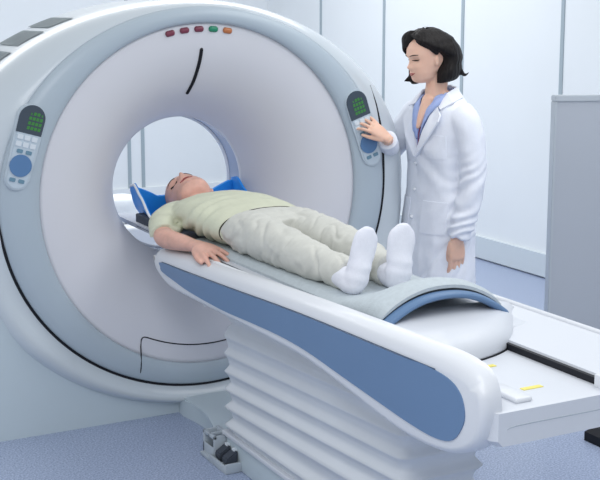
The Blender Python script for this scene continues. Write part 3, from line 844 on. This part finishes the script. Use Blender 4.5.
# hair: a chin length bob
def hair():
    bm = bmesh.new(); rings = []
    NZ = 44; NJ = 72
    for i in range(NZ+1):
        z = .2365-.2325*(i/NZ)-.012*(i/NZ)
        zc = min(max(z, .002), .2135)
        hz = min(z*.93+.006, .196) if z > .1 else z
        # opening around the face: left (near) side and right side
        ol = lerp([(-.02, 1.75), (.03, 1.85), (.07, 2.05), (.10, 2.0), (.118, 1.80), (.14, 1.5), (.165, 1.12), (.185, .72), (.198, .3), (.206, 0), (.24, 0)], z)
        orr = lerp([(-.02, 1.0), (.03, 1.05), (.07, 1.2), (.12, 1.1), (.15, .8), (.17, .45), (.185, .15), (.195, 0), (.24, 0)], z)
        thick = lerp([(-.03, .004), (-.015, .020), (.01, .034), (.05, .042), (.1, .036), (.16, .026), (.21, .020), (.236, .0)], z)
        bkx = lerp([(-.03, .02), (0, .045), (.03, .056), (.06, .052), (.1, .034), (.16, .012), (.24, 0)], z)
        outer = []; inner = []
        for j in range(NJ+1):
            th = ol+(2*PI-orr-ol)*j/NJ
            f, l, zz = head_point(dict(HW, nose=[(0, 0), (1, 0)]), max(.055, min(hz, .2138)), th)
            c = (lerp(HW['front'], max(.055, hz))+lerp(HW['back'], max(.055, hz)))/2
            d = Vector((f-c, l)); ln = d.length or 1e-4
            ed = min(1, min(j, NJ-j)/5); ed = math.sqrt(ed*(2-ed)) if (ol > .01) else 1
            strand = .0014*math.sin(th*34+z*14+2*noise.noise(Vector((th*3, z*9, 0))))+.004*noise.noise(Vector((math.cos(th)*3, math.sin(th)*3, z*9)))
            back = max(0, -math.cos(th))
            side = abs(math.sin(th))
            o = ln+(thick*(.30+.70*ed)+strand)+bkx*back*.75
            if z > .196:
                q = (.237-z)/.041; o *= math.sqrt(max(.02, 1-(1-q)**2)) if q < 1 else 1
            d2 = d/ln
            outer.append(XW(c+d2.x*o, d2.y*o, z)); 
            inn = max(.004, min(ln-.006, o*.8)); inner.append(XW(c+d2.x*inn, d2.y*inn, z))
        rings.append(outer+inner[::-1])
    loft(bm, rings)
    # swept fringe on the far side and a few loose ends
    tube(bm, [(*XW(.022, .018, .203), .010, .018), (*XW(.056, -.010, .200), .014, .030), (*XW(.074, -.034, .182), .013, .030), (*XW(.074, -.050, .160), .010, .022), (*XW(.052, -.064, .132), .010, .018), (*XW(.022, -.074, .10), .010, .014)], n=12)
    tube(bm, [(*XW(.022, .015, .203), .010, .016), (*XW(.050, .034, .196), .009, .018), (*XW(.042, .058, .176), .008, .016), (*XW(.015, .074, .150), .007, .012), (*XW(-.012, .080, .122), .007, .012)], n=12)
    tube(bm, [(*XW(-.120, .05, .035), .010, .014), (*XW(-.142, .05, .004), .007, .008), (*XW(-.165, .05, .010), .003, .003)], n=8)
    for k in range(3):
        tube(bm, [(*XW(.0, -.075, .06), .010, .01), (*XW(.03+.012*k, -.085, .022), .008, .008), (*XW(.055+.014*k, -.078, .002+.004*k), .003, .003)], n=8)
    me = remesh(bm, .0045, 1)
    return meobj('hair', me, M['hair'], woman)
hair()
# blue shirt under the coat: chest panel, collar
bm = bmesh.new()
tube(bm, T((.02, 0, 1.225, .078, .052), (.018, 0, 1.19, .125, .078), (.018, 0, 1.10, .150, .093), (.018, 0, 1.0, .145, .095), (.012, 0, .9, .135, .09)), n=30, up=tuple(WF))
me = remesh(bm, .006, 3); meobj('shirt', me, M['bluesh'], woman)
for s in (-1, 1):
    bm = bmesh.new()
    A = []
    for i in range(13):
        t = i/12
        # from nape round to the throat and down the opening
        pts = [(-.045, 0, 1.275), (-.02, s*.055, 1.272), (.045, s*.062, 1.250), (.082, s*.040, 1.205), (.104, s*.018, 1.14), (.112, s*.004, 1.07)]
        c = crom(pts, 4); p = c[min(len(c)-1, round(t*(len(c)-1)))]
        wd = lerp([(0, .030), (.5, .040), (.8, .034), (1, .012)], t)
        a = Vector((p[0], p[1], p[2])); ctr = Vector((.01, 0, 0)); o = Vector((a.x-ctr.x, a.y, 0)).normalized()
        o2 = Vector((o.x*.5, s*abs(o.y)*.5+s*.45, -.75)).normalized()
        b = a+o2*wd
        A.append([W(*a), W(*b), W(*(b+o*.004)), W(*(a+o*.004))])
    loft(bm, A); obj('shirt_collar', bm, M['bluesh'], woman)
bm = bmesh.new()
tube(bm, T((.058, .004, 1.225, .010, .006), (.088, .004, 1.17, .011, .006), (.110, .002, 1.09, .009, .005), (.114, 0, 1.03, .006, .004)), n=8, up=tuple(WF)); 
o = obj('neck_opening', bm, M['maroon'], woman); o['label'] = 'dark inner top in the collar opening'
# lab coat
bm = bmesh.new()
def coat_ring(z, hw, fr, bk, vopen):
    """open front ring; vopen = half angle of the opening at the front."""
    out = []; inn = []
    for j in range(49):
        th = vopen+(2*PI-2*vopen)*j/48
        ct, st = math.cos(th), math.sin(th); e = 2.3; k = (abs(ct)**e+abs(st)**e)**(-1/e)
        c = (fr-bk)/2; a = (fr+bk)/2
        out.append(W(c+a*ct*k, hw*st*k, z)); inn.append(W(c+(a-.014)*ct*k, (hw-.014)*st*k, z))
    return out+inn[::-1]
ctab = [(1.262, .062, .062, .072, 1.15), (1.245, .085, .068, .078, .95), (1.222, .130, .078, .085, .80), (1.195, .168, .092, .092, .62), (1.15, .180, .104, .100, .42), (1.08, .178, .118, .102, .20), (1.02, .170, .122, .098, .05), (.94, .158, .116, .094, .012), (.86, .164, .118, .100, .012), (.76, .180, .126, .116, .012), (.62, .190, .138, .122, .012), (.50, .200, .150, .128, .02), (.40, .206, .156, .132, .03)]
ct2 = crom(ctab, 4)
loft(bm, [coat_ring(*c) for c in ct2])
# sleeves
tube(bm, T((.0, .130, 1.172, .066, .060), (-.008, .172, 1.130, .066, .066), (-.018, .197, 1.04, .060, .062), (-.022, .210, .93, .056, .058), (-.010, .212, .83, .054, .056), (.018, .206, .74, .052, .052), (.042, .196, .655, .047, .046)), n=24, up=tuple(WF), endround=False)
RC = RW+(REL2-RW)*.25
tube(bm, [(*W(0, -.125, 1.17), .066, .062), (*RSH, .066, .066), (*((RSH+REL)/2), .058, .058), (*REL, .055, .056), (*REL2, .049, .05), (*RC, .041, .041)], n=24, endround=False)
me = remesh(bm, .006, 3)
def coat_w(p, n):
    q = p-WP; f = q.dot(WF); l = q.dot(WL); z = q.z
    a = math.atan2(l, f); n1 = noise.noise(Vector((f*7+z*3, l*7-z*4, z*6+f*5))); d = .016*max(0, 1-abs(n1)*5)*noise.noise(Vector((f*4+7, l*4, z*4)))+.005*noise.noise(Vector((f*9, l*9, z*7)))+.003*noise.noise(Vector((f*24, l*24, z*16)))
    sl = math.exp(-((l-.215)/.06)**2)
    ks = math.exp(-((z-.86)/.10)**2)+math.exp(-((z-.70)/.07)**2)
    d += .0065*sl*ks*math.sin(z*120+f*55+9*noise.noise(Vector((f*8, l*8, z*6))))
    ra = max(0, min(1, (f-.12)/.1))*max(0, min(1, (-l-.10)/.06))
    d += .005*ra*math.sin(f*90+z*40)
    w = math.exp(-((z-.97)/.10)**2)*math.exp(-((l-.05)/.12)**2)
    d += .005*w*math.sin(z*48+l*46+3*noise.noise(Vector((f*7, l*7, z*7))))
    if z < .85: d += .010*min(1, (.85-z)/.2)*noise.noise(Vector((math.atan2(l, f)*2.6, 0, z*1.6)))
    return d
displace(me, coat_w)
coat = meobj('lab_coat', me, M['coat'], woman)
# lapels with a notch
for s in (-1, 1):
    def lap(pts):
        bm = bmesh.new()
        A = [bm.verts.new(W(f, s*l, z)) for f, l, z in pts]
        fc = bm.faces.new(A)
        bmesh.ops.triangulate(bm, faces=[fc])
        bmesh.ops.subdivide_edges(bm, edges=bm.edges[:], cuts=2, use_grid_fill=True)
        bmesh.ops.solidify(bm, geom=bm.faces[:], thickness=.007)
        return bm
    obj('lapel', lap([(.072, .078, 1.205), (.092, .128, 1.170), (.106, .132, 1.145), (.126, .085, 1.07), (.132, .010, .985), (.128, .006, 1.0), (.118, .040, 1.10), (.096, .060, 1.165)]), M['coat'], coat, angle=30)
    obj('coat_collar', lap([(-.062, .005, 1.285), (-.045, .055, 1.285), (.03, .085, 1.262), (.073, .078, 1.208), (.086, .112, 1.196), (.04, .138, 1.225), (-.04, .108, 1.245), (-.088, .005, 1.250)]), M['coat'], coat, angle=30)
# pockets, buttons, front edge
def patch(f0, l0, l1, z0, z1, name):
    bm = bmesh.new(); dg = bpy.context.evaluated_depsgraph_get()
    from mathutils.bvhtree import BVHTree
    bv = BVHTree.FromPolygons([v.co for v in me.vertices], [p.vertices for p in me.polygons])
    rows = []
    for i in range(9):
        z = z0+(z1-z0)*i/8; row = []; back = []
        for j in range(9):
            l = l0+(l1-l0)*j/8
            hit = bv.ray_cast(W(.20, l, z), -WF)
            p = hit[0] if hit[0] else W(.11, l, z)
            row.append(p+WF*.0035); back.append(p-WF*.003)
        rows.append(row+back[::-1])
    loft(bm, rows)
    return obj(name, bm, M['coat'], coat, angle=40)
patch(0, .055, .145, .985, 1.085, 'breast_pocket')
patch(0, .045, .160, .66, .80, 'hip_pocket')
patch(0, -.160, -.045, .66, .80, 'hip_pocket')
from mathutils.bvhtree import BVHTree
bv = BVHTree.FromPolygons([v.co for v in me.vertices], [p.vertices for p in me.polygons])
for z in (.955, .84, .72, .60):
    hit = bv.ray_cast(W(.5, -.018, z), -WF)
    bm = bmesh.new(); ellipsoid(bm, hit[0]+WF*.001, (.008, .008, .008), seg=12); obj('button', bm, M['rim'], coat)
# trousers and shoes below the coat
bm = bmesh.new()
for s in (-1, 1):
    tube(bm, T((0, s*.075, .72, .095, .10), (0, s*.085, .5, .08, .085), (0, s*.088, .3, .068, .072), (-.005, s*.088, .1, .06, .065), (-.005, s*.088, .045, .06, .066)), n=20, up=tuple(WF), endround=False)
meobj('trousers', remesh(bm, .008, 3), M['bluesh'], woman)
for s in (-1, 1):
    bm = bmesh.new(); tube(bm, T((-.045, s*.088, .042, .042, .038), (.03, s*.09, .040, .044, .036), (.10, s*.095, .030, .046, .026), (.15, s*.096, .024, .036, .02)), n=18)
    me2 = remesh(bm, .006, 2)
    for v in me2.vertices: v.co.z = max(v.co.z, 0.002)
    meobj('shoe', me2, M['sock'], woman)

# ------------------------------------------------------------------ other furniture
# freestanding grey screen at the right
def at(px, py, depth):
    fw = Vector((math.sin(YAW)*math.cos(PITCH), math.cos(YAW)*math.cos(PITCH), -math.sin(PITCH)))
    r = Vector((math.cos(YAW), -math.sin(YAW), 0)); u = r.cross(fw)
    return CAM+(fw+r*(px-300)/FPX-u*(py-CY)/FPX)*depth
pl = Vector((1.895, -.815, 0)); 
p0 = at(555, 95.5, 5.2)
scr = thing('screen_partition', 'tall grey freestanding partition panel at the right before the white wall', 'partition', (p0.x, p0.y, 0))
dirx = Vector((math.cos(math.radians(-20.5)), math.sin(math.radians(-20.5)), 0)); nrm = Vector((-dirx.y, dirx.x, 0))
H = p0.z
def pbox(u0, u1, d0, d1, z0, z1, bev=.004):
    bm = bmesh.new(); box(bm, (u0, d0, z0), (u1, d1, z1))
    bmesh.ops.bevel(bm, geom=bm.edges[:], offset=bev, segments=2, affect='EDGES')
    for v in bm.verts: v.co = Vector((p0.x, p0.y, 0))+dirx*v.co.x+nrm*v.co.y+Vector((0, 0, v.co.z))
    return bm
obj('panel', pbox(.008, .80, 0, .045, .06, H-.012), M['part'], scr, angle=40)
obj('top_trim', pbox(0, .81, -.006, .051, H-.028, H), M['partrim'], scr, angle=40)
obj('side_trim', pbox(0, .012, -.004, .049, .05, H-.028, .002), M['partrim'], scr, angle=40)
obj('side_trim', pbox(.798, .81, -.004, .049, .05, H-.028, .002), M['partrim'], scr, angle=40)
for u in (.08, .70): obj('foot', pbox(u, u+.05, -.16, .20, 0, .06), M['grey'], scr, angle=40)

# low black footswitch block on the floor behind the table
bm = bmesh.new()
loft(bm, [[(1.10, -1.02, 0), (1.10, -1.30, 0), (1.42, -1.30, 0), (1.42, -1.02, 0)], [(1.10, -1.02, .035), (1.10, -1.30, .035), (1.42, -1.30, .035), (1.42, -1.02, .035)], [(1.13, -1.04, .055), (1.13, -1.28, .055), (1.40, -1.28, .055), (1.40, -1.04, .055)]])
fs = thing('floor_block', 'low black rubber block on the speckled floor right of the table', 'block', (1.26, -1.15, 0))
obj('block_body', bm, M['black'], fs, smooth=False)
bm = bbox((1.15, -1.26, .055), (1.38, -1.06, .068), .004); obj('block_top', bm, M['partrim'], fs, angle=40)

# white equipment cabinet seen through the bore
cab = thing('equipment_cart', 'white rounded equipment cart standing behind the scanner, seen through the bore', 'cart', (.30, 2.2, 0))
bm = bbox((.26, 2.0, .06), (.62, 2.45, .40), .02); obj('cart_body', bm, M['white'], cab, angle=40)
bm = bmesh.new(); rings = []
for z, s in ((.40, .8), (.41, .95), (.42, 1), (.50, 1), (.53, .95), (.55, .8), (.56, .4)):
    rings.append([(.415+.10*s*math.cos(2*PI*i/32), 2.2+.10*s*math.sin(2*PI*i/32), z) for i in range(32)])
loft(bm, rings); obj('cart_drum', bm, M['rail'], cab)
for x in (.30, .58):
    for y in (2.04, 2.41):
        bm = bmesh.new(); ellipsoid(bm, (x, y, .03), (.03, .03, .03), seg=12); obj('caster', bm, M['darkmetal'], cab)
